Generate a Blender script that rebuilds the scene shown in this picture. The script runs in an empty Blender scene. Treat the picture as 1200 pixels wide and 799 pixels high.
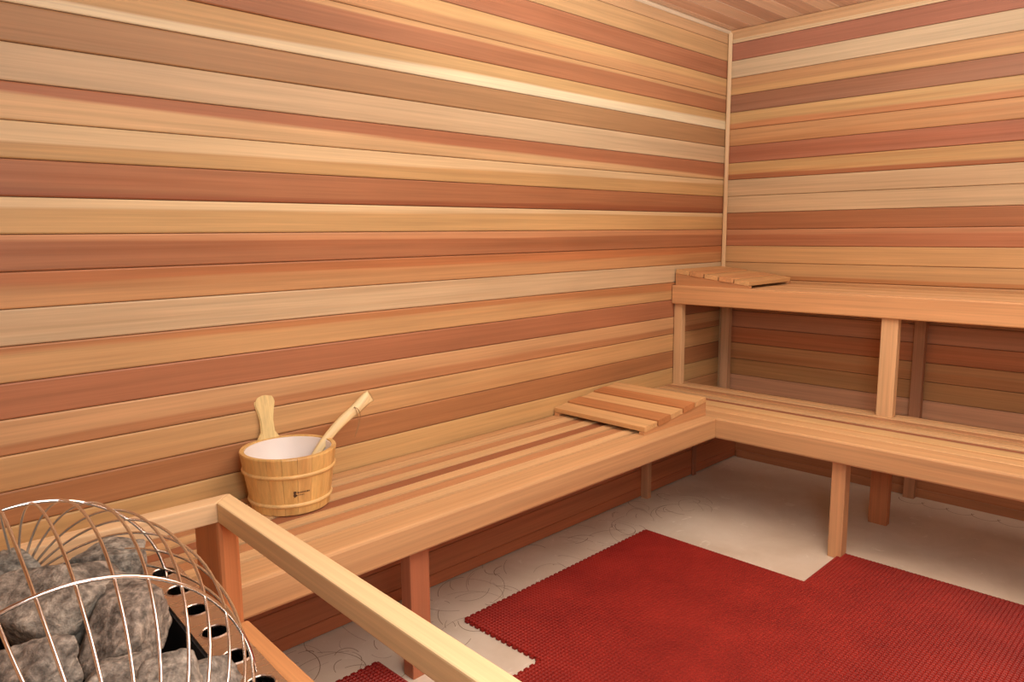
import bpy, bmesh, math, random
import numpy as np
from mathutils import Vector, Matrix, noise

S = bpy.context.scene
C = S.collection
# ------------------------------------------------------------------ camera
RT = (0.7075995, -0.7065563, -0.0090059)
UP = (0.1085860, 0.0961349, 0.9894277)
FW = (0.6982206, 0.7010965, -0.1447472)
cd = bpy.data.cameras.new('camera'); cam = bpy.data.objects.new('camera', cd); C.objects.link(cam)
cd.sensor_width = 36; cd.lens = 867.8 / 1200 * 36; cd.clip_start = 0.02; cd.clip_end = 50
M = Matrix(((RT[0], UP[0], -FW[0], -3.7176), (RT[1], UP[1], -FW[1], -2.0836), (RT[2], UP[2], -FW[2], 1.2506), (0, 0, 0, 1)))
cam.matrix_world = M
S.camera = cam
# ------------------------------------------------------------------ light
w = bpy.data.worlds.new('world'); S.world = w; w.use_nodes = True
w.node_tree.nodes['Background'].inputs[0].default_value = (0.9, 0.8, 0.7, 1)
w.node_tree.nodes['Background'].inputs[1].default_value = 0.3
def area(name, loc, target, size, power, col, sy=None):
    l = bpy.data.lights.new(name, 'AREA'); l.energy = power; l.color = col; l.size = size
    if sy: l.shape = 'RECTANGLE'; l.size_y = sy
    o = bpy.data.objects.new(name, l); C.objects.link(o); o.location = loc
    d = Vector(target) - Vector(loc); o.rotation_euler = d.to_track_quat('-Z', 'Y').to_euler()
    return o
area('ceiling_light', (-2.1, -1.75, 2.24), (-2.1, -1.65, 0), 2.6, 30, (1.0, 1.0, 0.97), 1.7)
bf = area('bounced_flash', (-2.25, -2.05, 1.35), (-1.85, -1.65, 2.4), 0.5, 60, (0.96, 1.0, 1.0)); bf.data.spread = math.radians(120)
area('camera_flash', (-3.45, -2.3, 1.45), (-1.6, -0.6, 0.4), 0.6, 15, (1.0, 1.0, 0.96))
S.view_settings.view_transform = 'Standard'; S.view_settings.look = 'None'
S.view_settings.gamma = 1; S.view_settings.use_curve_mapping = False
S.view_settings.exposure = 0.0
# ------------------------------------------------------------------ materials
def nt(name):
    m = bpy.data.materials.new(name); m.use_nodes = True
    n = m.node_tree.nodes; l = m.node_tree.links
    return m, n, l, n['Principled BSDF']
def wood(name, rough=0.42, spec=0.4, gs=1.0, bump=0.08):
    m, n, l, p = nt(name)
    tc = n.new('ShaderNodeTexCoord'); oi = n.new('ShaderNodeObjectInfo')
    mul = n.new('ShaderNodeVectorMath'); mul.operation = 'SCALE'; mul.inputs[0].default_value = (37.0, 71.0, 53.0)
    l.new(oi.outputs['Random'], mul.inputs['Scale'])
    def grain(scale, ns, det, dist=0.0):
        ms = n.new('ShaderNodeVectorMath'); ms.operation = 'MULTIPLY'; ms.inputs[1].default_value = scale
        l.new(tc.outputs['Object'], ms.inputs[0])
        ad = n.new('ShaderNodeVectorMath'); ad.operation = 'ADD'
        l.new(ms.outputs[0], ad.inputs[0]); l.new(mul.outputs[0], ad.inputs[1])
        t = n.new('ShaderNodeTexNoise'); t.inputs['Scale'].default_value = ns; t.inputs['Detail'].default_value = det
        t.inputs['Roughness'].default_value = 0.6; t.inputs['Distortion'].default_value = dist
        l.new(ad.outputs[0], t.inputs['Vector'])
        return t.outputs[0]
    fine = grain((2.2 * gs, 130 * gs, 130 * gs), 1.0, 4)
    band = grain((0.30 * gs, 12 * gs, 12 * gs), 1.0, 3, 0.6)
    mid = grain((0.8 * gs, 42 * gs, 42 * gs), 1.0, 3, 0.4)
    blot = grain((1.2, 3, 3), 1.0, 2)
    def rng(sock, a, b, lo, hi):
        r = n.new('ShaderNodeMapRange'); r.inputs[1].default_value = a; r.inputs[2].default_value = b
        r.inputs[3].default_value = lo; r.inputs[4].default_value = hi; l.new(sock, r.inputs[0]); return r.outputs[0]
    # darker heartwood streaks (strength in the object's alpha)
    dk = n.new('ShaderNodeMix'); dk.data_type = 'RGBA'; dk.blend_type = 'MULTIPLY'
    dk.inputs[7].default_value = (0.70, 0.50, 0.38, 1)
    bm = n.new('ShaderNodeMath'); bm.operation = 'MULTIPLY'
    l.new(rng(band, 0.50, 0.66, 0, 1), bm.inputs[0]); l.new(oi.outputs['Alpha'], bm.inputs[1])
    l.new(bm.outputs[0], dk.inputs[0]); l.new(oi.outputs['Color'], dk.inputs[6])
    def mulv(col, val):
        v = n.new('ShaderNodeVectorMath'); v.operation = 'SCALE'; l.new(col, v.inputs[0]); l.new(val, v.inputs['Scale']); return v.outputs[0]
    at = n.new('ShaderNodeAttribute'); at.attribute_type = 'OBJECT'; at.attribute_name = 'streak'
    ac = n.new('ShaderNodeAttribute'); ac.attribute_type = 'OBJECT'; ac.attribute_name = 'streak_colour'
    sx = n.new('ShaderNodeSeparateXYZ'); l.new(at.outputs['Vector'], sx.inputs[0])
    sp = n.new('ShaderNodeSeparateXYZ'); l.new(tc.outputs['Object'], sp.inputs[0])
    def mth(op, a, b, c=None):
        q = n.new('ShaderNodeMath'); q.operation = op
        for i_, v_ in enumerate((a, b, c)):
            if v_ is None: continue
            if isinstance(v_, (int, float)): q.inputs[i_].default_value = v_
            else: l.new(v_, q.inputs[i_])
        return q.outputs[0]
    # side*y + wander - (pos + slope*x)  -> soft edge ; side = 0 switches the streak off
    e1 = mth('MULTIPLY', sx.outputs[0], sp.outputs[1]); wn = rng(band, 0.3, 0.7, -0.012, 0.012)
    e2 = mth('ADD', e1, wn); e3 = mth('MULTIPLY_ADD', sx.outputs[2], sp.outputs[0], sx.outputs[1])
    e4 = mth('SUBTRACT', e2, e3)
    ms_ = rng(e4, -0.004, 0.005, 0, 1); on = mth('ABSOLUTE', sx.outputs[0], 0)
    st = n.new('ShaderNodeMix'); st.data_type = 'RGBA'; l.new(mth('MULTIPLY', ms_, on), st.inputs[0])
    l.new(dk.outputs[2], st.inputs[6]); l.new(ac.outputs['Color'], st.inputs[7])
    c1 = mulv(st.outputs[2], rng(fine, 0.3, 0.7, 0.90, 1.09))
    c2 = mulv(c1, rng(mid, 0.32, 0.68, 0.90, 1.09))
    c3 = mulv(c2, rng(blot, 0.3, 0.7, 0.93, 1.07))
    l.new(c3, p.inputs['Base Color'])
    p.inputs['Roughness'].default_value = rough; p.inputs['Specular IOR Level'].default_value = spec
    b = n.new('ShaderNodeBump'); b.inputs['Strength'].default_value = bump; b.inputs['Distance'].default_value = 0.002
    l.new(fine, b.inputs['Height']); l.new(b.outputs[0], p.inputs['Normal'])
    return m
CEDAR = wood('cedar'); BENCHW = wood('bench_cedar', 0.5, 0.35); PINE = wood('pine', 0.38, 0.5, 1.4, 0.05)
def plain(name, col, rough=0.5, metal=0.0, spec=0.5):
    m, n, l, p = nt(name)
    p.inputs['Base Color'].default_value = (*col, 1); p.inputs['Roughness'].default_value = rough
    p.inputs['Metallic'].default_value = metal; p.inputs['Specular IOR Level'].default_value = spec
    return m
DARKGAP = plain('dark_backing', (0.10, 0.045, 0.02), 0.9)
PLASTIC = plain('white_plastic', (0.80, 0.76, 0.74), 0.4)
CHROME = plain('bright_steel_wire', (0.88, 0.85, 0.82), 0.2, 1.0)
BLACK = plain('heater_inside', (0.012, 0.010, 0.010), 0.7)
BURN = plain('burnt_mark', (0.07, 0.03, 0.012), 0.8)
CORD = plain('leather_cord', (0.35, 0.20, 0.09), 0.7)
def steel():
    m, n, l, p = nt('brushed_steel')
    tc = n.new('ShaderNodeTexCoord'); mp = n.new('ShaderNodeMapping'); mp.inputs[3].default_value = (150, 3, 150)
    t = n.new('ShaderNodeTexNoise'); t.inputs['Scale'].default_value = 1.0; t.inputs['Detail'].default_value = 3
    l.new(tc.outputs['Object'], mp.inputs[0]); l.new(mp.outputs[0], t.inputs['Vector'])
    r = n.new('ShaderNodeMapRange'); r.inputs[3].default_value = 0.18; r.inputs[4].default_value = 0.4; l.new(t.outputs[0], r.inputs[0])
    l.new(r.outputs[0], p.inputs['Roughness'])
    p.inputs['Base Color'].default_value = (0.62, 0.50, 0.42, 1); p.inputs['Metallic'].default_value = 1.0
    return m
STEEL = steel()
def stone():
    m, n, l, p = nt('olivine_stone')
    tc = n.new('ShaderNodeTexCoord'); oi = n.new('ShaderNodeObjectInfo')
    def no(s, d):
        t = n.new('ShaderNodeTexNoise'); t.inputs['Scale'].default_value = s; t.inputs['Detail'].default_value = d
        t.inputs['Roughness'].default_value = 0.65; l.new(tc.outputs['Object'], t.inputs['Vector']); return t
    a = no(22, 8); b = no(90, 8)
    cr = n.new('ShaderNodeValToRGB'); e = cr.color_ramp.elements
    e[0].position = 0.36; e[0].color = (0.115, 0.096, 0.080, 1); e[1].position = 0.66; e[1].color = (0.39, 0.345, 0.295, 1)
    l.new(a.outputs[0], cr.inputs[0])
    cr2 = n.new('ShaderNodeMapRange'); cr2.inputs[1].default_value = 0.35; cr2.inputs[2].default_value = 0.68; cr2.inputs[3].default_value = 0.6; cr2.inputs[4].default_value = 1.7
    l.new(b.outputs[0], cr2.inputs[0])
    v = n.new('ShaderNodeVectorMath'); v.operation = 'SCALE'; l.new(cr.outputs[0], v.inputs[0]); l.new(cr2.outputs[0], v.inputs['Scale'])
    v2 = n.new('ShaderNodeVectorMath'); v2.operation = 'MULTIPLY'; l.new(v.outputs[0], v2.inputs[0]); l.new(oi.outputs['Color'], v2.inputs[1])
    l.new(v2.outputs[0], p.inputs['Base Color']); p.inputs['Roughness'].default_value = 0.75
    bp = n.new('ShaderNodeBump'); bp.inputs['Strength'].default_value = 1.0; bp.inputs['Distance'].default_value = 0.007
    l.new(b.outputs[0], bp.inputs['Height']); l.new(bp.outputs[0], p.inputs['Normal'])
    return m
STONE = stone()
def rubber():
    m, n, l, p = nt('red_rubber')
    g = n.new('ShaderNodeNewGeometry')
    t = n.new('ShaderNodeTexNoise'); t.inputs['Scale'].default_value = 6; t.inputs['Detail'].default_value = 5
    l.new(g.outputs['Position'], t.inputs['Vector'])
    cr = n.new('ShaderNodeValToRGB'); e = cr.color_ramp.elements
    e[0].position = 0.3; e[0].color = (0.22, 0.011, 0.008, 1); e[1].position = 0.7; e[1].color = (0.29, 0.018, 0.012, 1)
    l.new(t.outputs[0], cr.inputs[0]); l.new(cr.outputs[0], p.inputs['Base Color'])
    p.inputs['Roughness'].default_value = 0.5; p.inputs['Specular IOR Level'].default_value = 0.35
    return m
RUBBER = rubber()
def concrete():
    m, n, l, p = nt('pale_sealed_floor')
    g = n.new('ShaderNodeNewGeometry')
    def no(s, d, dist=0.0):
        t = n.new('ShaderNodeTexNoise'); t.inputs['Scale'].default_value = s; t.inputs['Detail'].default_value = d
        t.inputs['Distortion'].default_value = dist; t.inputs['Roughness'].default_value = 0.6
        l.new(g.outputs['Position'], t.inputs['Vector']); return t
    a = no(4, 6, 0.5); b = no(14, 5, 1.2)
    cr = n.new('ShaderNodeValToRGB'); e = cr.color_ramp.elements
    e[0].position = 0.34; e[0].color = (0.64, 0.55, 0.44, 1); e[1].position = 0.66; e[1].color = (0.75, 0.67, 0.56, 1)
    l.new(a.outputs[0], cr.inputs[0])
    cr2 = n.new('ShaderNodeValToRGB'); e = cr2.color_ramp.elements
    e[0].position = 0.62; e[0].color = (0, 0, 0, 1); e[1].position = 0.74; e[1].color = (1, 1, 1, 1)
    l.new(b.outputs[0], cr2.inputs[0])
    mx = n.new('ShaderNodeMix'); mx.data_type = 'RGBA'; l.new(cr2.outputs[0], mx.inputs[0]); l.new(cr.outputs[0], mx.inputs[6])
    mx.inputs[7].default_value = (0.84, 0.77, 0.67, 1)
    l.new(mx.outputs[2], p.inputs['Base Color'])
    r = n.new('ShaderNodeMapRange'); r.inputs[3].default_value = 0.22; r.inputs[4].default_value = 0.5; l.new(b.outputs[0], r.inputs[0])
    l.new(r.outputs[0], p.inputs['Roughness'])
    return m
CONC = concrete()
GLUE = plain('glue_trace', (0.30, 0.21, 0.13), 0.6)
# ------------------------------------------------------------------ helpers
def srgb(r, g, b):
    f = lambda c: ((c / 255 + 0.055) / 1.055) ** 2.4 if c > 10 else c / 255 / 12.92
    r, g, b = f(r) * 0.96, f(g) * 1.08, f(b) * 0.98; m = 0.3 * r + 0.6 * g + 0.1 * b; k = 0.84
    return tuple(min(0.9, (m + (c - m) * k) * 1.06) for c in (r, g, b))
def link(name, me, mat, parent=None, loc=(0, 0, 0), rot=None, col=None, a=0.0):
    if mat and not me.materials: me.materials.append(mat)
    o = bpy.data.objects.new(name, me); C.objects.link(o)
    if parent: o.parent = parent
    m = Matrix.Translation(loc)
    if rot is not None: m = m @ rot.to_4x4()
    o.matrix_local = m
    if col: o.color = (*col, a)
    return o
def tag(o, label=None, cat=None, group=None, kind=None):
    for k, v in (('label', label), ('category', cat), ('group', group), ('kind', kind)):
        if v: o[k] = v
    return o
def empty(name, loc, label, cat, rz=0, group=None):
    o = bpy.data.objects.new(name, None); C.objects.link(o); o.location = loc; o.rotation_euler = (0, 0, rz)
    o.empty_display_size = 0.1
    return tag(o, label, cat, group)
def mesh_from(verts, faces, smooth=False):
    me = bpy.data.meshes.new('mesh'); me.from_pydata([tuple(v) for v in verts], [], faces); me.validate(); me.update()
    bm = bmesh.new(); bm.from_mesh(me); bmesh.ops.recalc_face_normals(bm, faces=bm.faces); bm.to_mesh(me); bm.free()
    if smooth:
        for p in me.polygons: p.use_smooth = True
    return me
def rot_axes(lx, lz):
    lx = Vector(lx).normalized(); lz = Vector(lz).normalized(); ly = lz.cross(lx).normalized(); lz = lx.cross(ly)
    return Matrix((lx, ly, lz)).transposed()
_cache = {}
def bar_mesh(L, W, T, bev):
    """length along x, width y, thickness z, centred; long edges bevelled."""
    key = (round(L, 4), round(W, 4), round(T, 4), bev)
    if key in _cache: return _cache[key]
    b = min(bev, W * 0.3, T * 0.3); hw, ht = W / 2, T / 2; k = b * 0.3
    prof = []
    for sy, sz in ((1, 1), (-1, 1), (-1, -1), (1, -1)):
        pts = [(sy * hw, sz * (ht - b)), (sy * (hw - k), sz * (ht - k)), (sy * (hw - b), sz * ht)]
        if sy * sz < 0: pts = pts[::-1]
        prof += pts
    e = min(0.0015, L * 0.1); n = len(prof); V = []
    for x, s in ((-L / 2, 1 - e / max(hw, ht)), (-L / 2 + e, 1), (L / 2 - e, 1), (L / 2, 1 - e / max(hw, ht))):
        V += [(x, y * s, z * s) for y, z in prof]
    F = [tuple(range(n)), tuple(range(3 * n, 4 * n))]
    for r in range(3):
        for i in range(n): F.append((r * n + i, r * n + (i + 1) % n, (r + 1) * n + (i + 1) % n, (r + 1) * n + i))
    me = mesh_from(V, F); _cache[key] = me
    return me
def bar(name, parent, c, L, W, T, lx=(1, 0, 0), lz=(0, 0, 1), col=(0.6, 0.4, 0.25), a=0.3, mat=None, bev=0.003, jit=0.0):
    """bar centred at world point c; parent assumed un-rotated or c given in the parent's frame"""
    me = bar_mesh(L, W, T, bev)
    mat = mat or BENCHW
    if not me.materials: me.materials.append(mat)
    c = Vector(c)
    if parent is not None and not parent.get('_local'): c = c - Vector(parent.location)
    o = link(name, me, None, parent, c, rot_axes(lx, lz), col, a)
    if me.materials[0] != mat:
        o.material_slots[0].link = 'OBJECT'; o.material_slots[0].material = mat
    return o
def xyz_box(name, parent, x0, x1, y0, y1, z0, z1, axis='x', **kw):
    c = ((x0 + x1) / 2, (y0 + y1) / 2, (z0 + z1) / 2); dx, dy, dz = x1 - x0, y1 - y0, z1 - z0
    if axis == 'x': return bar(name, parent, c, dx, dy, dz, (1, 0, 0), (0, 0, 1), **kw)
    if axis == 'y': return bar(name, parent, c, dy, dx, dz, (0, 1, 0), (0, 0, 1), **kw)
    return bar(name, parent, c, dz, dy, dx, (0, 0, 1), (1, 0, 0), **kw)
def slab(name, x0, x1, y0, y1, z0, z1, mat, label=None):
    v = [(x, y, z) for x in (x0, x1) for y in (y0, y1) for z in (z0, z1)]
    f = [(0, 1, 3, 2), (4, 6, 7, 5), (0, 4, 5, 1), (2, 3, 7, 6), (0, 2, 6, 4), (1, 5, 7, 3)]
    o = link(name, mesh_from(v, f), mat); o['kind'] = 'structure'
    if label: o['label'] = label
    return o
rnd = random.Random(7)
def vary(c, s=0.04):
    k = 1 + rnd.uniform(-s, s); return (c[0] * k, c[1] * k * (1 + rnd.uniform(-s, s) * 0.4), c[2] * k * (1 + rnd.uniform(-s, s) * 0.6))
# ------------------------------------------------------------------ room shell
XF, YR, ZC = -4.10, -2.95, 2.29
P = 0.088
PALE = srgb(209, 173, 137); TAN = srgb(208, 154, 100); YEL = srgb(205, 156, 98); ORG = srgb(200, 140, 88)
MBR = srgb(176, 126, 82); RED = srgb(180, 109, 72); RBR = srgb(176, 108, 68); BRN = srgb(176, 112, 66); MAU = srgb(165, 108, 80)
PNK = srgb(210, 154, 106)
leftc = {-12: (PNK, .2), -11: (TAN, .3), -10: (RED, .3), -9: (ORG, .3), -8: (RBR, .4), -7: (YEL, .5), -6: (MBR, .2), -5: (PALE, .15), -4: (RED, .2),
         -3: (YEL, .2), -2: (RBR, .6), -1: (YEL, .3), 0: (RBR, .4), 1: (ORG, .5), 2: (PALE, .3), 3: (TAN, .4), 4: (RED, .2),
         5: (PNK, .35), 6: (TAN, .35), 7: (BRN, .15), 8: (YEL, .2), 9: (ORG, .3), 10: (RBR, .3), 11: (TAN, .3), 12: (RED, .3), 13: (ORG, .3), 14: (RBR, .3)}
backc = {-12: (PNK, .2), -11: (srgb(178, 106, 80), .3), -10: (PALE, .1), -9: (ORG, .4), -8: (MAU, .3), -7: (YEL, .5), -6: (ORG, .4), -5: (srgb(182, 108, 78), .4), -4: (YEL, .5),
         -3: (PALE, .15), -2: (PALE, .35), -1: (RBR, .2), 0: (srgb(186, 112, 74), .3), 1: (TAN, .3), 2: (TAN, .5), 3: (ORG, .3), 4: (srgb(182, 120, 86), .3), 5: (srgb(196, 126, 92), .3), 6: (srgb(200, 118, 72), .4),
         7: (srgb(206, 142, 88), .5), 8: (srgb(194, 136, 80), .2), 9: (srgb(214, 152, 116), .2), 10: (ORG, .3), 11: (RBR, .3), 12: (ORG, .3), 13: (RBR, .3), 14: (RBR, .3)}
ls = {-7: (-1, .006, -.004, srgb(232, 206, 172)), -4: (-1, .004, .012, srgb(212, 166, 118)), -3: (1, .010, .006, srgb(222, 184, 140)), -2: (-1, .022, 0, srgb(156, 84, 48)),
      -1: (1, .020, .004, srgb(226, 188, 144)), 0: (1, .028, -.006, srgb(206, 138, 92)), 1: (1, .016, -.003, srgb(190, 112, 60)), 3: (1, .022, -.008, srgb(192, 122, 70)), 5: (-1, .014, -.004, srgb(190, 124, 78)), -8: (1, .026, 0, srgb(206, 150, 96)), -9: (1, .0, 0, srgb(212, 158, 98))}
bs = {-7: (-1, .014, 0, srgb(196, 124, 74)), -4: (-1, .024, .003, srgb(176, 104, 62)), -9: (-1, .012, .004, srgb(206, 150, 92)), 0: (1, .02, 0, srgb(200, 132, 92)), 2: (-1, .018, .002, srgb(190, 122, 66)), -12: (-1, .02, 0, srgb(222, 182, 138))}
def planked(wall, length, place, cols, lx, lz, stk=None):
    for k in range(-12, 15):
        zt = 1.257 - k * P; zb = zt - P
        zt = min(zt, ZC); zb = max(zb, 0.0)
        if zt - zb < 0.01: continue
        c, a = cols[k] if cols else (vary(rnd.choice([TAN, YEL, ORG, RBR, RED, PALE, PNK])), 0.4)
        x, y = place
        o = bar('plank', wall, (x, y, (zt + zb) / 2), length, zt - zb - 0.0012, 0.014, lx, lz, col=c, a=a, mat=CEDAR, bev=0.0042)
        if stk and k in stk:
            o['streak'] = [float(v) for v in stk[k][:3]]; o['streak_colour'] = [float(v) for v in stk[k][3]]
wl = slab('wall_left', XF, 0, 0.004, 0.06, 0, ZC, DARKGAP); planked(wl, -XF, (XF / 2, 0.007), leftc, (1, 0, 0), (0, -1, 0), ls)
wb = slab('wall_back', 0.004, 0.06, YR, 0, 0, ZC, DARKGAP); planked(wb, -YR, (0.007, YR / 2), backc, (0, -1, 0), (-1, 0, 0), bs)
wr = slab('wall_right', XF, 0, YR - 0.06, YR - 0.004, 0, ZC, DARKGAP); planked(wr, -XF, (XF / 2, YR - 0.007), None, (1, 0, 0), (0, 1, 0))
wf = slab('wall_front', XF - 0.06, XF - 0.004, YR, 0, 0, ZC, DARKGAP); planked(wf, -YR, (XF - 0.007, YR / 2), None, (0, 1, 0), (1, 0, 0))
ce = slab('ceiling', XF - 0.06, 0.06, YR - 0.06, 0.06, ZC + 0.01, ZC + 0.06, DARKGAP)
CEILC = [srgb(220, 170, 138), srgb(208, 152, 122), srgb(218, 168, 136), srgb(204, 146, 116)]
y = 0.0; i = 0
while y > YR:
    y1 = -0.049 - P * i
    y1 = max(y1, YR)
    bar('plank', ce, (XF / 2, (y + y1) / 2, ZC + 0.007), -XF, abs(y1 - y) - 0.0012, 0.014, (1, 0, 0), (0, 0, -1), col=vary(CEILC[i % 4]), a=.3, mat=CEDAR, bev=0.003)
    y = y1; i += 1
fl = slab('floor', XF - 0.06, 0.06, YR - 0.06, 0.06, -0.06, 0, CONC)
# trims, and one added strip painting a joint highlight
def trim_or_highlight(n, c, L, lx, lz, col, T=0.016, W=0.016):
    o = bar('trim_or_highlight_%d' % n, None, c, L, W, T, lx, lz, col=col, a=.1, mat=CEDAR, bev=0.005); o['kind'] = 'structure'; return o
TRM = srgb(222, 176, 130)
trim_or_highlight(1, (-0.012, -0.012, ZC / 2), ZC - 0.002, (0, 0, 1), (-1, -1, 0), TRM, 0.014, 0.022)
trim_or_highlight(2, (XF / 2, -0.009, ZC - 0.009), -XF, (1, 0, 0), (0, -1, -1), srgb(225, 190, 160), 0.012, 0.018)
trim_or_highlight(3, (-0.009, YR / 2, ZC - 0.009), -YR, (0, 1, 0), (-1, 0, -1), PNK, 0.012, 0.018)
trim_or_highlight(4, (-0.004, YR / 2, 1.257 + 11 * P + 0.004), -YR - 0.05, (0, 1, 0), (-1, 0, 0), srgb(226, 184, 140), 0.008, 0.011)  # no real trim: thin pale strip added to imitate the highlight along the plank joint
# boxed skirt under the left bench
sk = slab('baseboard_left', XF, 0, -0.10, -0.001, 0.0, 0.375, DARKGAP)
for j, (z0, z1, cc) in enumerate(((0.004, 0.05, srgb(184, 98, 54)), (0.05, 0.138, srgb(182, 98, 54)), (0.138, 0.226, srgb(178, 94, 50)), (0.226, 0.314, srgb(174, 92, 50)), (0.314, 0.375, srgb(178, 96, 52)))):
    xyz_box('plank', sk, XF, -0.002, -0.117, -0.10, z0, z1 - 0.0012, col=vary(cc), a=.3, mat=CEDAR)
for x, t_, cc in ((-0.906, .04, srgb(196, 134, 96)), (-0.46, .012, srgb(160, 90, 60))):
    xyz_box('post', sk, x, x + 0.03, -0.117 - t_, -0.117, 0, 0.375, axis='z', col=cc, a=.2, mat=CEDAR)
bb = bar('baseboard_back', None, (-0.006, (YR - 0.12) / 2, 0.02), -YR - 0.14, 0.04, 0.012, (0, 1, 0), (-1, 0, 0), col=RBR, a=.3, mat=CEDAR); bb['kind'] = 'structure'
# faint arcs of old adhesive on the floor
V = []; F = []
rg = random.Random(21)
def arc(cx, cy, r, a0, a1, wd, ell=1.0, th=0.0):
    n = 14; s = len(V)
    for i in range(n + 1):
        a = a0 + (a1 - a0) * i / n
        for rr in (r - wd / 2, r + wd / 2):
            px, py = rr * math.cos(a), rr * math.sin(a) * ell
            V.append((cx + px * math.cos(th) - py * math.sin(th), cy + px * math.sin(th) + py * math.cos(th), 0.0006))
    for i in range(n):
        F.append((s + 2 * i, s + 2 * i + 1, s + 2 * i + 3, s + 2 * i + 2))
for i in range(120):
    x = rg.uniform(-2.9, -0.7); y = rg.uniform(-0.42, -0.14)
    a0 = rg.uniform(0, 6.28)
    arc(x, y, rg.uniform(0.04, 0.16), a0, a0 + rg.uniform(0.5, 2.2), rg.uniform(0.0012, 0.003), rg.uniform(.4, 1), rg.uniform(0, 3))
for i in range(7):
    y = -1.05 - i * 0.1; arc(-0.06, y, 0.055, 1.7, 4.6, 0.003)
gl = link('glue_trace', mesh_from(V, F), GLUE, fl); gl['kind'] = 'stuff'
# ------------------------------------------------------------------ benches
def bev_front(parent, **k): return xyz_box('front_board', parent, bev=0.007, **k)
L1 = srgb(218, 166, 116); L2 = srgb(206, 148, 98); L3 = srgb(192, 128, 82); D1 = srgb(162, 94, 58); LF = srgb(206, 150, 100)
M1 = srgb(196, 130, 82)
# left low bench
lb = empty('sauna_bench', (-2.5, -0.27, 0), 'long low slatted cedar bench against the left wall, carrying the wooden bucket', 'bench')
ZT = 0.472
slatcol = [L2, L1, L3, L1, D1, L1, M1, L1]
assert len(slatcol) == 8
for i in range(8):
    y1 = -0.010 - 0.052 * i; y0 = y1 - 0.0435
    xyz_box('slat', lb, XF + 0.02, -0.979, y0, y1, ZT - 0.030, ZT - (0.0 if i not in (2, 4, 6) else 0.0025), col=vary(slatcol[i], .02), a=.25, bev=0.001)
xyz_box('front_board', lb, XF + 0.02, -0.9765, -0.54, -0.427, ZT - 0.087, ZT, col=LF, a=.25, bev=0.008)
for x in (-3.9, -3.2, -2.5, -1.8, -1.1):
    xyz_box('bearer', lb, x, x + 0.038, -0.426, -0.003, ZT - 0.087, ZT - 0.023, axis='y', col=D1, a=.3)
xyz_box('leg', lb, -2.556, -2.488, -0.51, -0.465, 0, ZT - 0.088, axis='z', col=srgb(186, 104, 66), a=.2)
xyz_box('leg', lb, -3.95, -3.88, -0.51, -0.465, 0, ZT - 0.088, axis='z', col=srgb(186, 104, 66), a=.2)
# right low bench
rb = empty('sauna_bench', (-0.49, -1.47, 0), 'low slatted bench along the back wall, below the raised upper bench', 'bench')
Y0 = YR + 0.02
xyz_box('front_board', rb, -0.975, -0.862, Y0, -0.003, ZT - 0.087, ZT, axis='y', col=LF, a=.25, bev=0.008)
xyz_box('slat', rb, -0.859, -0.780, Y0, -0.003, ZT - 0.022, ZT, axis='y', col=srgb(214, 160, 108), a=.5)
xyz_box('slat', rb, -0.777, -0.700, Y0, -0.003, ZT - 0.022, ZT, axis='y', col=srgb(218, 168, 112), a=.4)
xyz_box('slat', rb, -0.692, -0.655, Y0, -0.003, ZT - 0.022, ZT - 0.004, axis='y', col=srgb(160, 92, 62), a=.35)
x = -0.648; i = 0
while x < -0.40:
    xyz_box('slat', rb, x, x + 0.0425, Y0, -0.003, ZT - 0.022, ZT, axis='y', col=(vary((L1, L2, L3)[i % 3], .04) if x > -0.6 or x < -.65 else L1), a=.3, bev=0.002)
    x += 0.0515; i += 1
for yb in (-0.65, -1.25, -1.85, -2.45):
    xyz_box('bearer', rb, -0.861, -0.395, yb - 0.038, yb, ZT - 0.087, ZT - 0.023, col=D1, a=.3)
for yl in (-1.065, -2.2):
    xyz_box('leg', rb, -0.938, -0.885, yl, yl + 0.052, 0, ZT - 0.088, axis='z', col=srgb(214, 150, 100), a=.2)
for yl in (-1.075, -2.21):
    xyz_box('leg', rb, -0.477, -0.439, yl, yl + 0.075, 0, ZT - 0.023, axis='z', col=srgb(196, 112, 60), a=.2)
# upper bench
ub = empty('sauna_bench', (-0.25, -1.47, ZT), 'raised upper bench along the back wall, standing on posts in the corner', 'bench')
ZU = 0.980
xyz_box('front_board', ub, -0.500, -0.462, Y0, -0.004, ZU - 0.093, ZU, axis='y', col=srgb(218, 154, 100), a=.25, bev=0.006)
x = -0.4595; i = 0
while x < -0.02:
    xyz_box('slat', ub, x, x + 0.045, Y0, -0.003, ZU - 0.022, ZU - 0.001, axis='y', col=vary((L1, L1, L2)[i % 3], .04), a=.3)
    x += 0.0505; i += 1
for yb in (-0.5, -1.07, -1.6, -2.2):
    xyz_box('bearer', ub, -0.461, -0.003, yb - 0.038, yb, ZU - 0.09, ZU - 0.023, col=D1, a=.3)
PC = srgb(222, 170, 124)
xyz_box('post', ub, -0.477, -0.440, -0.049, -0.004, ZT, ZU - 0.094, axis='z', col=PC, a=.2)
xyz_box('post', ub, -0.060, -0.022, -0.082, -0.036, 0, ZU - 0.023, axis='z', col=srgb(214, 162, 124), a=.2)
for yp in (-1.071, -2.2):
    xyz_box('post', ub, -0.480, -0.442, yp, yp + 0.066, ZT, ZU - 0.094, axis='z', col=PC, a=.2)
    xyz_box('post', ub, -0.052, -0.014, yp + 0.018, yp + 0.066, 0, ZU - 0.023, axis='z', col=srgb(186, 124, 90), a=.2)
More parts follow.
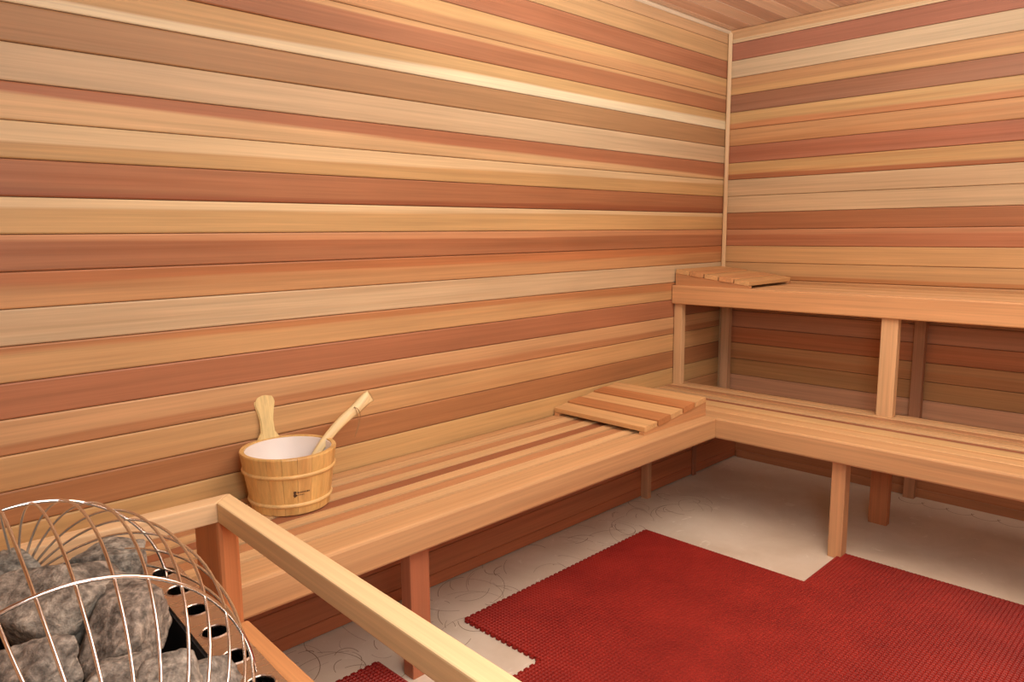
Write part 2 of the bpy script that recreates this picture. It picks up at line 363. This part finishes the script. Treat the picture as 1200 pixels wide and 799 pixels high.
# ------------------------------------------------------------------ slatted headrests (wedges)
def wedge_mesh(L, h0, h1, wd):
    v = []
    for y in (-wd / 2, wd / 2):
        v += [(0, y, 0), (L, y, 0), (L, y, h1), (0, y, h0)]
    return mesh_from(v, [(0, 1, 2, 3), (4, 7, 6, 5), (0, 4, 5, 1), (1, 5, 6, 2), (2, 6, 7, 3), (3, 7, 4, 0)])
def headrest(loc, rz, L, W, cols, label):
    t = empty('headrest', loc, label, 'headrest', rz); t['_local'] = 1
    h0, h1 = 0.011, 0.060; sl = math.atan2(h1 - h0, L)
    for s in (-1, 1):
        link('side_rail', wedge_mesh(L, h0, h1, 0.022), BENCHW, t, (0, s * (W / 2 - 0.014), 0), None, srgb(206, 140, 88), .2)
    n = 5; pitch = L / n
    for i in range(n):
        d = (i + 0.5) * pitch; th = 0.021 + (0.003 if i % 2 else 0)
        c = (d, 0, h0 + (h1 - h0) * d / L + th / 2 / math.cos(sl) + 0.0003)
        bar('slat', t, c, W + (0.004 if i % 2 else 0), pitch - 0.006, th, (0, 1, 0), (-math.sin(sl), 0, math.cos(sl)), col=cols[i], a=.25, bev=0.0025)
    return t
HL, HD = srgb(218, 162, 104), srgb(196, 122, 64)
headrest((-1.402, -0.243, ZT + 0.0005), math.radians(-1), 0.440, 0.474, [HL, HD, HL, HD, HL], 'wedge headrest of alternating light and orange slats on the low bench corner')
headrest((-0.262, -0.412, ZU + 0.0), math.radians(90), 0.402, 0.440, [HL, srgb(214, 150, 96), HL, srgb(210, 146, 92), HL], 'wedge headrest of pale slats on the upper bench in the room corner')
# ------------------------------------------------------------------ heater guard rail
g = empty('guard_rail', (-3.135, -0.716, 0), 'wooden guard railing around the heater, mitred top rails on a corner post', 'railing', math.radians(-2.7)); g['_local'] = 1
def prism(pts, z0, z1, bev=0.003):
    n = len(pts); v = [(x, y, z0) for x, y in pts] + [(x, y, z1) for x, y in pts]
    f = [tuple(range(n)), tuple(range(n, 2 * n))] + [(i, (i + 1) % n, n + (i + 1) % n, n + i) for i in range(n)]
    me = mesh_from(v, f); bm = bmesh.new(); bm.from_mesh(me)
    bmesh.ops.bevel(bm, geom=list(bm.edges), offset=bev, segments=2, profile=0.6, affect='EDGES'); bm.to_mesh(me); bm.free()
    return me
GR = srgb(228, 182, 132)
w_ = 0.038
link('top_rail', prism([(0, 0), (-0.352, 0), (-0.352, -w_), (-w_, -w_)], 0, 0.039), BENCHW, g, (0, 0, 0.717), None, srgb(226, 176, 130), .2)
# second rail, length along its own x (grain), rotated -90 deg: local (x,y) -> (y,-x)
link('top_rail', prism([(0, 0), (1.05, 0), (1.05, -w_), (w_, -w_)], 0, 0.039), BENCHW, g, (0, 0, 0.717), Matrix.Rotation(math.radians(-90), 3, 'Z'), GR, .1)
bar('post', g, (-0.0185, 0.030, 0.358), 0.716, 0.134, 0.041, (0, 0, 1), (1, 0, 0), col=srgb(206, 118, 58), a=.3, bev=0.008)
bar('post', g, (-0.330, -0.019, 0.358), 0.716, 0.036, 0.036, (0, 0, 1), (1, 0, 0), col=srgb(150, 84, 50), a=.3, bev=0.004)
bar('post', g, (-0.019, -1.03, 0.358), 0.716, 0.036, 0.036, (0, 0, 1), (1, 0, 0), col=srgb(208, 126, 72), a=.3, bev=0.004)
bar('lower_rail', g, (-0.010, -0.525, 0.478), 0.972, 0.036, 0.055, (0, 1, 0), (0, 0, 1), col=srgb(216, 140, 78), a=.2, bev=0.005)
# ------------------------------------------------------------------ heater
HC = (-3.531, -1.143); HAZ = 0.077; RR = 0.20; RL = 0.304; ZR = 0.718
ht = empty('sauna_heater', (HC[0], HC[1], 0), 'steel sauna heater filled with grey stones under a domed wire cage', 'heater', -HAZ); ht['_local'] = 1
# local frame: x = across (b), y = along (a)
HX, HY0, HY1, RW = 0.212, -0.34, 0.315, 0.052
def boxm(x0, x1, y0, y1, z0, z1):
    v = [(x, y, z) for x in (x0, x1) for y in (y0, y1) for z in (z0, z1)]
    return mesh_from(v, [(0, 1, 3, 2), (4, 6, 7, 5), (0, 4, 5, 1), (2, 3, 7, 6), (0, 2, 6, 4), (1, 5, 7, 3)])
def rrect(x0, x1, y0, y1, r, n=6):
    pts = []
    for cx, cy, a0 in ((x1 - r, y1 - r, 0), (x0 + r, y1 - r, 90), (x0 + r, y0 + r, 180), (x1 - r, y0 + r, 270)):
        for i in range(n + 1):
            a = math.radians(a0 + 90 * i / n); pts.append((cx + r * math.cos(a), cy + r * math.sin(a)))
    return pts
def shell(outer, inner, z0, z1):
    n = len(outer); v = [(x, y, z) for z in (z0, z1) for x, y in outer] + [(x, y, z) for z in (z0, z1) for x, y in inner]
    f = []
    for i in range(n):
        j = (i + 1) % n
        f += [(i, j, n + j, n + i), (2 * n + i, 2 * n + j, 3 * n + j, 3 * n + i), (n + i, n + j, 3 * n + j, 3 * n + i), (i, j, 2 * n + j, 2 * n + i)]
    return mesh_from(v, f)
link('housing', shell(rrect(-HX, HX, HY0, HY1, .03), rrect(-HX + .002, HX - .002, HY0 + .002, HY1 - .002, .028), 0.14, ZR - 0.002), STEEL, ht)
link('stone_basket', shell(rrect(-HX + RW, HX - RW, HY0 + RW, HY1 - RW, .02), rrect(-HX + RW + .003, HX - RW - .003, HY0 + RW + .003, HY1 - RW - .003, .018), 0.42, ZR - 0.004), BLACK, ht)
link('basket_floor', boxm(-HX + RW, HX - RW, HY0 + RW, HY1 - RW, 0.41, 0.42), BLACK, ht)
for sx in (-1, 1):
    for yy in (HY0 + .05, HY1 - .05):
        bar('leg', ht, (sx * (HX - .04), yy, 0.07), 0.14, 0.03, 0.03, (0, 0, 1), (1, 0, 0), mat=STEEL)
# rim: strips with real round holes
def holed_strip(length, width, pitch, r, th=0.002, lip=0.0012):
    V = []; F = []; n = 16; cnt = int(length // pitch); off = (length - cnt * pitch) / 2
    def sq(a, hx, hy):
        c, s = math.cos(a), math.sin(a); k = min(hx / abs(c) if abs(c) > 1e-6 else 9, hy / abs(s) if abs(s) > 1e-6 else 9); return c * k, s * k
    for i in range(cnt):
        cx = -length / 2 + off + pitch * (i + .5); s = len(V)
        ca = math.atan2(width / 2, pitch / 2)
        ang = [math.radians(360 * j / n) for j in range(n)]
        ang = sorted(set(ang) | {ca, math.pi - ca, math.pi + ca, 2 * math.pi - ca}); m = len(ang)
        rings = []
        for kind in range(5):
            st = len(V)
            for a in ang:
                if kind == 0: x, yv = sq(a, pitch / 2, width / 2); z = 0
                elif kind == 1: x, yv, z = (r + .004) * math.cos(a), (r + .004) * math.sin(a), 0
                elif kind == 2: x, yv, z = (r + .0012) * math.cos(a), (r + .0012) * math.sin(a), lip
                elif kind == 3: x, yv, z = r * math.cos(a), r * math.sin(a), 0
                else: x, yv, z = r * math.cos(a), r * math.sin(a), -0.002
                V.append((cx + x, yv, z))
            rings.append(st)
        for q in range(4):
            for j in range(m):
                k2 = (j + 1) % m; F.append((rings[q] + j, rings[q] + k2, rings[q + 1] + k2, rings[q + 1] + j))
    for a, b in ((-length / 2, -length / 2 + off), (length / 2 - off, length / 2)):
        s = len(V); V.extend([(a, -width / 2, 0), (b, -width / 2, 0), (b, width / 2, 0), (a, width / 2, 0)]); F.append((s, s + 1, s + 2, s + 3))
    # down-turned flanges
    for yy in (-width / 2, width / 2):
        s = len(V); V.extend([(-length / 2, yy, 0), (length / 2, yy, 0), (length / 2, yy, -0.014), (-length / 2, yy, -0.014)]); F.append((s, s + 1, s + 2, s + 3))
    return mesh_from(V, F)
LS = HY1 - HY0
for sx in (-1, 1):
    link('rim_strip', holed_strip(LS, RW, 0.0785, 0.0165), STEEL, ht, (sx * (HX - RW / 2), (HY0 + HY1) / 2 - 0.0, ZR), Matrix.Rotation(math.radians(90), 3, 'Z'))
for yy in (HY0 + RW / 2, HY1 - RW / 2):
    link('rim_strip', holed_strip(2 * HX - 2 * RW, RW, 0.0785, 0.0138), STEEL, ht, (0, yy, ZR))
link('air_duct', boxm(-HX + .004, HX - .004, HY0 + .004, HY1 - .004, ZR - 0.34, ZR - 0.335), BLACK, ht)
def tube(pts, r, n=8, closed=False):
    V = []; F = []; pts = [Vector(p) for p in pts]; m = len(pts)
    prev = None
    for i, p in enumerate(pts):
        t = (pts[min(i + 1, m - 1)] - pts[max(i - 1, 0)]).normalized()
        if prev is None:
            u = t.orthogonal().normalized()
        else:
            u = (prev - t * prev.dot(t)).normalized()
        prev = u; v = t.cross(u)
        rr = r[i] if isinstance(r, (list, tuple)) else r
        for j in range(n):
            a = 2 * math.pi * j / n; V.append(p + (u * math.cos(a) + v * math.sin(a)) * rr)
    for i in range(m - 1):
        for j in range(n):
            k = (j + 1) % n; F.append((i * n + j, i * n + k, (i + 1) * n + k, (i + 1) * n + j))
    F.append(tuple(range(n))); F.append(tuple(range((m - 1) * n, m * n)))
    return mesh_from(V, F, True)
# cage: meridians about a level axis, plus two cross hoops
EL = 0.083; SQ = 1.065
A = Vector((0, math.cos(EL), math.sin(EL))); B = Vector((1, 0, 0)); U = B.cross(A)
def dome(th, ph, k=1.0):
    return Vector((0, 0, ZR)) + (A * 1.519 * math.cos(ph) + math.sin(ph) * (B * math.cos(th) + U * math.sin(th) * SQ)) * RR * k
for th in [0.384 - 0.19, 0.384, 0.593, 0.785, 0.957, 1.164, 1.347, 1.539, 1.725, 1.91, 2.10, 2.29, 2.48, 2.67, 2.86]:
    link('cage_wire', tube([dome(th, x) for x in np.linspace(0.09, 3.05, 40)], 0.0019), CHROME, ht)
for ph in (0.983, 1.96):
    link('cage_hoop', tube([dome(th, ph, 1.006) for th in np.linspace(0.1, 3.04, 40)], 0.0024), CHROME, ht)
# ------------------------------------------------------------------ stones
def rock_mesh(seed, r, rough=0.055, sub=5):
    bm = bmesh.new(); bmesh.ops.create_icosphere(bm, subdivisions=sub, radius=1.0)
    rs = np.random.RandomState(seed)
    N = rs.normal(size=(13, 3)); N /= np.linalg.norm(N, axis=1)[:, None]; d = rs.uniform(0.60, 0.92, 13)
    ax = np.vstack([np.eye(3), -np.eye(3)]) + rs.normal(size=(6, 3)) * 0.22; ax /= np.linalg.norm(ax, axis=1)[:, None]
    N = np.vstack([N, ax]); d = np.concatenate([d, np.full(6, 0.93)])
    co = np.array([v.co[:] for v in bm.verts]); co /= np.linalg.norm(co, axis=1)[:, None]
    dots = co @ N.T; q = np.where(dots > 0.05, d / np.maximum(dots, 1e-3), 9.0)
    rad = -np.log(np.exp(-q * 60).sum(1)) / 60; rad = np.minimum(rad, 1.25)
    for v, c, k in zip(bm.verts, co, rad):
        p = Vector(c) * k
        nn = noise.fractal(p * 2.2 + Vector((seed, 0, 0)), 1.0, 2.0, 4) * rough * 0.9 + noise.fractal(p * 9 + Vector((0, seed, 0)), 1.0, 2.0, 3) * rough * 0.5
        v.co = Vector((p.x * r[0], p.y * r[1], p.z * r[2])) * (1 + nn)
    for f in bm.faces: f.smooth = True
    me = bpy.data.meshes.new('rock'); bm.to_mesh(me); bm.free(); return me
def rock(seed, loc, r, rz, label, tint=(1, 1, 1), rx=0.0):
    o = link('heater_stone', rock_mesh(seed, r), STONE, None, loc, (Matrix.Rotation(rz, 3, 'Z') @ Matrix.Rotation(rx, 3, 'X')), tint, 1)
    tag(o, label, 'stone', 'stones in the sauna heater'); return o
rocks = [
 (3, (-3.530, -0.862, 0.755), (.050, .050, .048), 0.3, 'grey stone at the far left end of the heater, cut by the picture edge', (.9, .95, .95)),
 (11, (-3.505, -0.985, 0.758), (.108, .070, .066), -0.80, 'large long grey stone lying on the left of the heater pile', (1, .97, .93)),
 (5, (-3.408, -0.920, 0.768), (.054, .046, .046), 0.2, 'blocky mid-sized stone at the far right of the heater pile', (.95, .97, .95)),
 (8, (-3.438, -1.085, 0.735), (.064, .074, .064), -0.6, 'big pitted brown-grey stone in the middle of the heater pile', (1.05, .98, .93)),
 (14, (-3.560, -1.150, 0.745), (.062, .055, .055), 0.4, 'rounded stone at the near left below the large long one', (1, .96, .93)),
 (21, (-3.495, -1.215, 0.730), (.058, .045, .045), -0.3, 'flat stone at the bottom centre of the heater pile', (1, .97, .94)),
 (27, (-3.420, -1.238, 0.716), (.074, .042, .042), -0.5, 'slanting slab-like stone beside the near part of the holed rim', (1.02, .98, .95)),
 (33, (-3.470, -1.320, 0.750), (.055, .055, .05), 0.9, 'pale stone peeping in at the bottom picture edge', (1.15, 1.12, 1.08)),
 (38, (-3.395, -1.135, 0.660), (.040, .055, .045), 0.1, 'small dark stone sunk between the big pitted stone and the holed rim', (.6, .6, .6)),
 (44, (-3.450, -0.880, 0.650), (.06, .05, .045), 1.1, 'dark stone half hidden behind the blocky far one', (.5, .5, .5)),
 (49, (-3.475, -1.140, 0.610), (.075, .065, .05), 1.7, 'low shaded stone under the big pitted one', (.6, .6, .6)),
 (52, (-3.650, -1.010, 0.705), (.06, .06, .06), 1.3, 'grey stone against the left wall of the heater basket beyond the picture edge', (1, 1, 1)),
 (57, (-3.650, -1.230, 0.705), (.05, .07, .06), 0.6, 'grey stone in the near left corner of the heater basket below the picture edge', (1, 1, 1)),
 (61, (-3.560, -1.370, 0.700), (.065, .06, .06), 2.2, 'grey stone at the near end of the heater basket below the picture edge', (1, 1, 1)),
]
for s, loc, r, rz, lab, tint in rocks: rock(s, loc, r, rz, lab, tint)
# ------------------------------------------------------------------ floor mat tiles
PT = 0.338; X0, Y0m = -2.2405, -0.372
def mat_tile(n=26, t=0.008):
    V = []; F = []; c = PT / n; h = 0.0028
    # top grid of raised square studs
    def add(x0, x1, y0, y1, z): s = len(V); V.extend([(x0, y0, z), (x1, y0, z), (x1, y1, z), (x0, y1, z)]); return s
    for i in range(n):
        for j in range(n):
            x, y = i * c, j * c
            a = add(x, x + c, y, y + c, t); b = add(x + c * .27, x + c * .73, y + c * .27, y + c * .73, t + h)
            F.append((b, b + 1, b + 2, b + 3))
            for k in range(4): F.append((a + k, a + (k + 1) % 4, b + (k + 1) % 4, b + k))
    s = add(0, PT, 0, PT, 0); u = add(0, PT, 0, PT, t)
    for k in range(4): F.append((s + k, s + (k + 1) % 4, u + (k + 1) % 4, u + k))
    me = bpy.data.meshes.new('mat_tile'); me.from_pydata(V, [], F); me.update(); return me
def teeth(side, n=14, d=0.007, t=0.007):
    V = []; F = []; c = PT / n
    for i in range(n):
        a0, a1 = (i + .2) * c, (i + .75) * c
        if side == 'x-': b = (-d, 0.001, a0, a1)
        elif side == 'x+': b = (PT - .001, PT + d, a0, a1)
        elif side == 'y+': b = (a0, a1, PT - .001, PT + d)
        s = len(V)
        V += [(x, y, z) for x in b[:2] for y in b[2:] for z in (0, t)]
        F += [(s, s + 1, s + 3, s + 2), (s + 4, s + 6, s + 7, s + 5), (s, s + 4, s + 5, s + 1), (s + 2, s + 3, s + 7, s + 6), (s + 1, s + 5, s + 7, s + 3)]
    return mesh_from(V, F)
tm = mat_tile(); tm.materials.append(RUBBER); TE = {k: teeth(k) for k in ('x-', 'y+')}
fm = empty('floor_mat', (-1.9, -1.2, 0), 'large red studded rubber mat of joined tiles covering the floor between benches', 'mat')
fm2 = empty('floor_mat', (-2.75, -0.5, 0), 'separate corner of red rubber mat showing under the guard rail', 'mat')
def tile(par, ix, iy, edges=()):
    x = X0 + ix * PT; yv = Y0m - (iy + 1) * PT
    o = link('mat_tile', tm, None, par, Vector((x, yv, 0.0008)) - Vector(par.location))
    for e in edges:
        link('edge_teeth', TE[e], RUBBER, o, (0, 0, 0))
for iy in range(0, 7):
    for ix in range(-4, 4):
        if iy < 2 and ix == 3: continue
        if iy == 0 and ix < 0: continue
        ed = []
        if iy == 0 and ix == 0: ed.append('x-')
        if iy == 1 and ix == -1: ed.append('y+')
        if iy == 1 and ix < -1: continue
        if iy == 0: ed = ed + ['y+']
        tile(fm, ix, iy, ed)
fm2.location = (-2.75, -0.5, 0)
tile(fm2, -2, 0, ['y+'])
# ------------------------------------------------------------------ bucket
BX, BY = -2.709, -0.146
bk = empty('water_bucket', (BX, BY, ZT), 'round pine sauna bucket with two hoops and paddle handle on the left bench', 'bucket'); bk['_local'] = 1
HB = 0.170; RB, RTP = 0.110, 0.136; TH = 0.013
def rad(z): return RB + (RTP - RB) * z / HB
NS = 20
for i in range(NS):
    a0 = 2 * math.pi * i / NS; a1 = 2 * math.pi * (i + 1) / NS - 0.006
    V = []; F = []; m = 3
    zs = (0, 0.002, HB - 0.004, HB)
    for zi, z in enumerate(zs):
        ins = 0.002 if zi in (0, 3) else 0
        for j in range(m + 1):
            a = a0 + (a1 - a0) * j / m
            V.append(((rad(z) - ins) * math.cos(a), (rad(z) - ins) * math.sin(a), z)); V.append(((rad(z) - TH) * math.cos(a), (rad(z) - TH) * math.sin(a), z))
    q = 2 * (m + 1)
    for zi in range(3):
        for j in range(m):
            s = zi * q + 2 * j; F.append((s, s + 2, s + q + 2, s + q)); F.append((s + 1, s + 3, s + q + 3, s + q + 1))
        s = zi * q; F.append((s, s + 1, s + q + 1, s + q)); e = s + 2 * m; F.append((e, e + 1, e + q + 1, e + q))
    for j in range(m):
        F.append((2 * j, 2 * j + 2, 2 * j + 3, 2 * j + 1)); s = 3 * q + 2 * j; F.append((s, s + 2, s + 3, s + 1))
    # stave mesh is turned so that its grain (local x) runs up the stave
    me = mesh_from([(z, -y, x) for x, y, z in V], F)
    R = Matrix(((0, 0, 1), (0, -1, 0), (1, 0, 0)))
    link('stave', me, PINE, bk, (0, 0, 0), R, vary(srgb(228, 172, 92), .06), .35)
def torus(R0, z, r, rz):
    V = []; F = []; n = 64; m = 10
    for i in range(n):
        a = 2 * math.pi * i / n
        for j in range(m):
            b = 2 * math.pi * j / m; rr = R0 + r * math.cos(b)
            V.append((rr * math.cos(a), rr * math.sin(a), z + rz * math.sin(b)))
    for i in range(n):
        for j in range(m): F.append((i * m + j, i * m + (j + 1) % m, ((i + 1) % n) * m + (j + 1) % m, ((i + 1) % n) * m + j))
    return mesh_from(V, F, True)
link('hoop', torus(rad(.030), .030, .005, .006), PINE, bk, (0, 0, 0), None, srgb(230, 180, 112), .1)
link('hoop', torus(rad(.116), .116, .005, .006), PINE, bk, (0, 0, 0), None, srgb(226, 172, 100), .1)
# white plastic liner
V = []; F = []; n = 48
prof = [(rad(HB) - TH - 0.0002, HB - 0.005), (rad(HB) - TH - .002, HB - 0.003), (rad(HB) - TH - .004, HB - 0.006), (rad(.02) - TH - .004, .02), (0.02, .016), (0.0001, .016), (0.0001, .012), (rad(.02) - TH - .001, .012)]
for i in range(n):
    a = 2 * math.pi * i / n
    for r, z in prof: V.append((r * math.cos(a), r * math.sin(a), z))
m = len(prof)
for i in range(n):
    for j in range(m): F.append((i * m + j, i * m + (j + 1) % m, ((i + 1) % n) * m + (j + 1) % m, ((i + 1) % n) * m + j))
link('liner', mesh_from(V, F, True), PLASTIC, bk)
link('base', mesh_from([(0.1 * math.cos(2 * math.pi * i / 32), 0.1 * math.sin(2 * math.pi * i / 32), z) for z in (.002, .012) for i in range(32)], [tuple(range(32)), tuple(range(32, 64))] + [(i, (i + 1) % 32, 32 + (i + 1) % 32, 32 + i) for i in range(32)]), PINE, bk, (0, 0, 0), None, srgb(220, 165, 95), .2)
# paddle handle (extended stave) at the back left of the rim
ang = math.radians(88)
def hw(z):  # half width along height above rim-0.03
    pts = [(-.05, .040), (0, .040), (.012, .034), (.03, .0225), (.060, .0200), (.090, .0255), (.116, .0325), (.130, .0305), (.140, .021), (.1455, .0)]
    for (a, b), (c, d) in zip(pts, pts[1:]):
        if z <= c: 
            t = (z - a) / (c - a); return b + (d - b) * t
    return 0
zs = [(-.05), -.02, 0, .01, .02, .03, .045, .065, .08, .095, .105, .118, .126, .134, .139, .142, .144]
V = []; F = []
for z in zs:
    lean = -(z) * 0.10
    for sx in (-1, 1):
        for ty in (0, 1):
            V.append((z, sx * hw(z), (ty * .013) - .0005 + z * 0.16))
q = 4
for i in range(len(zs) - 1):
    s = i * 4; F += [(s, s + 1, s + 5, s + 4), (s + 2, s + 3, s + 7, s + 6), (s, s + 2, s + 6, s + 4), (s + 1, s + 3, s + 7, s + 5)]
F += [(0, 1, 3, 2), (len(V) - 4, len(V) - 3, len(V) - 1, len(V) - 2)]
me = mesh_from(V, F); bm = bmesh.new(); bm.from_mesh(me)
bmesh.ops.remove_doubles(bm, verts=bm.verts, dist=1e-5)
bmesh.ops.bevel(bm, geom=[e for e in bm.edges if e.is_manifold and e.calc_face_angle(0) > 1.2], offset=.003, segments=2, affect='EDGES'); bm.to_mesh(me); bm.free()
out = Vector((math.cos(ang), math.sin(ang), 0))
hz = HB - 0.012
link('handle', me, PINE, bk, out * (rad(HB) - TH - 0.0005) + Vector((0, 0, hz)), rot_axes((0, 0, 1), out), srgb(232, 196, 132), .1)
# burnt mark: small emblem and two strokes on the stave facing the room
def mark(parent, az, z, du, dv, wv, hv, rot=0.0):
    c, s = math.cos(az), math.sin(az); u = Vector((-s, c, 0)); vv = Vector((0, 0, 1)); nrm = Vector((c, s, 0))
    r = rad(z + dv) + 0.0006
    p = u * du + vv * (z + dv) + nrm * math.sqrt(max(r * r - du * du, 0))
    uu = u * math.cos(rot) + vv * math.sin(rot); v2 = -u * math.sin(rot) + vv * math.cos(rot)
    return [p + uu * (sx * wv / 2) + v2 * (sy * hv / 2) for sx, sy in ((-1, -1), (1, -1), (1, 1), (-1, 1))]
V = []; F = []
def am(*a, **k):
    s = len(V); V.extend(mark(bk, *a, **k)); F.append((s, s + 1, s + 2, s + 3))
AZ = math.radians(-104)
am(AZ, .066, -.017, .004, .008, .007); am(AZ, .066, -.016, -.005, .010, .008, rot=.5); am(AZ, .066, -.0185, -.001, .004, .012)
for i, (wv, hv) in enumerate(((.004, .005), (.003, .004), (.004, .004), (.003, .005), (.004, .004), (.003, .004), (.004, .005), (.004, .004))):
    am(AZ, .066, -.009 + i * .0044, .003, wv * .8, hv)
for i in range(5): am(AZ, .066, -.008 + i * .0036, -.0045, .0026, .0022)
link('burnt_mark', mesh_from(V, F), BURN, bk)
# ------------------------------------------------------------------ ladle
ld = empty('ladle', (-2.60, -0.150, ZT + 0.02), 'pale wooden ladle with a hanging cord leaning in the bucket', 'ladle'); ld['_local'] = 1
# world points of the handle's centre line
hp = [(-2.665, -.150, .545), (-2.622, -.148, .600), (-2.580, -.146, .642), (-2.525, -.142, .682), (-2.475, -.138, .708), (-2.435, -.135, .733), (-2.412, -.133, .742)]
org = Vector(ld.location)
def cr(pts, n):
    P_ = [Vector(p) for p in pts]; P_ = [P_[0] * 2 - P_[1]] + P_ + [P_[-1] * 2 - P_[-2]]; o = []
    for i in range(1, len(P_) - 2):
        for k in range(n):
            t = k / n; a, b, c, d = P_[i - 1:i + 3]
            o.append(0.5 * ((2 * b) + (c - a) * t + (2 * a - 5 * b + 4 * c - d) * t * t + (3 * b - a - 3 * c + d) * t ** 3))
    o.append(P_[-2]); return o
pts = cr(hp, 6)
side = Vector((RT[0], RT[1], 0)).normalized(); V = []; F = []
for i, p in enumerate(pts):
    t = (pts[min(i + 1, len(pts) - 1)] - pts[max(i - 1, 0)]).normalized(); f = i / (len(pts) - 1)
    depth = side.cross(Vector((0, 0, 1))).normalized(); nrm = t.cross(depth).normalized()
    ww = 0.0105 + 0.0095 * f; dd = 0.007 + 0.003 * f
    for j in range(10):
        a = 2 * math.pi * j / 10; V.append(p + nrm * math.cos(a) * ww + depth * math.sin(a) * dd)
L_ = len(pts)
for i in range(L_ - 1):
    for j in range(10):
        k = (j + 1) % 10; F.append((i * 10 + j, i * 10 + k, (i + 1) * 10 + k, (i + 1) * 10 + j))
F += [tuple(range(10)), tuple(range((L_ - 1) * 10, L_ * 10))]
Rl = rot_axes((0.75, 0, 0.66), (0, -1, 0))
link('handle', mesh_from([Rl.inverted() @ (v - org) for v in V], F, True), PINE, ld, (0, 0, 0), Rl, srgb(234, 202, 150), .35)
# scoop in the bucket
V = []; F = []; n = 24; prof = [(.0001, 0), (.026, 0), (.034, .010), (.037, .035), (.034, .035), (.031, .012), (.024, .004), (.0001, .004)]
for i in range(n):
    a = 2 * math.pi * i / n
    for r, z in prof: V.append((r * math.cos(a), r * math.sin(a), z))
m = len(prof)
for i in range(n):
    for j in range(m - 1): F.append((i * m + j, i * m + j + 1, ((i + 1) % n) * m + j + 1, ((i + 1) % n) * m + j))
link('scoop', mesh_from(V, F, True), PINE, ld, Vector((-2.695, -.150, ZT + 0.019)) - org, None, srgb(226, 184, 120), .2)
# cord loop through the hole near the handle end
c0 = Vector((-2.478, -.143, .712)) - org
cv = Vector((-0.004, -.010, 0))
loop = cr([c0 + Vector((0, .006, .002)), c0 + Vector((-.004, -.008, .008)), c0 + Vector((-.002, -.014, -.010)), c0 + Vector((.004, -.012, -.040)), c0 + Vector((-.004, -.012, -.065)), c0 + Vector((-.010, -.010, -.085))], 6)
link('cord', tube(loop, 0.0011, 6), CORD, ld)
loop = cr([c0 + Vector((0, .006, .002)), c0 + Vector((.002, -.009, .004)), c0 + Vector((.010, -.014, -.014)), c0 + Vector((.008, -.012, -.040)), c0 + Vector((-.001, -.012, -.066)), c0 + Vector((-.009, -.010, -.083))], 6)
link('cord', tube(loop, 0.0011, 6), CORD, ld)
for o in bpy.data.objects:
    if '_local' in o: del o['_local']
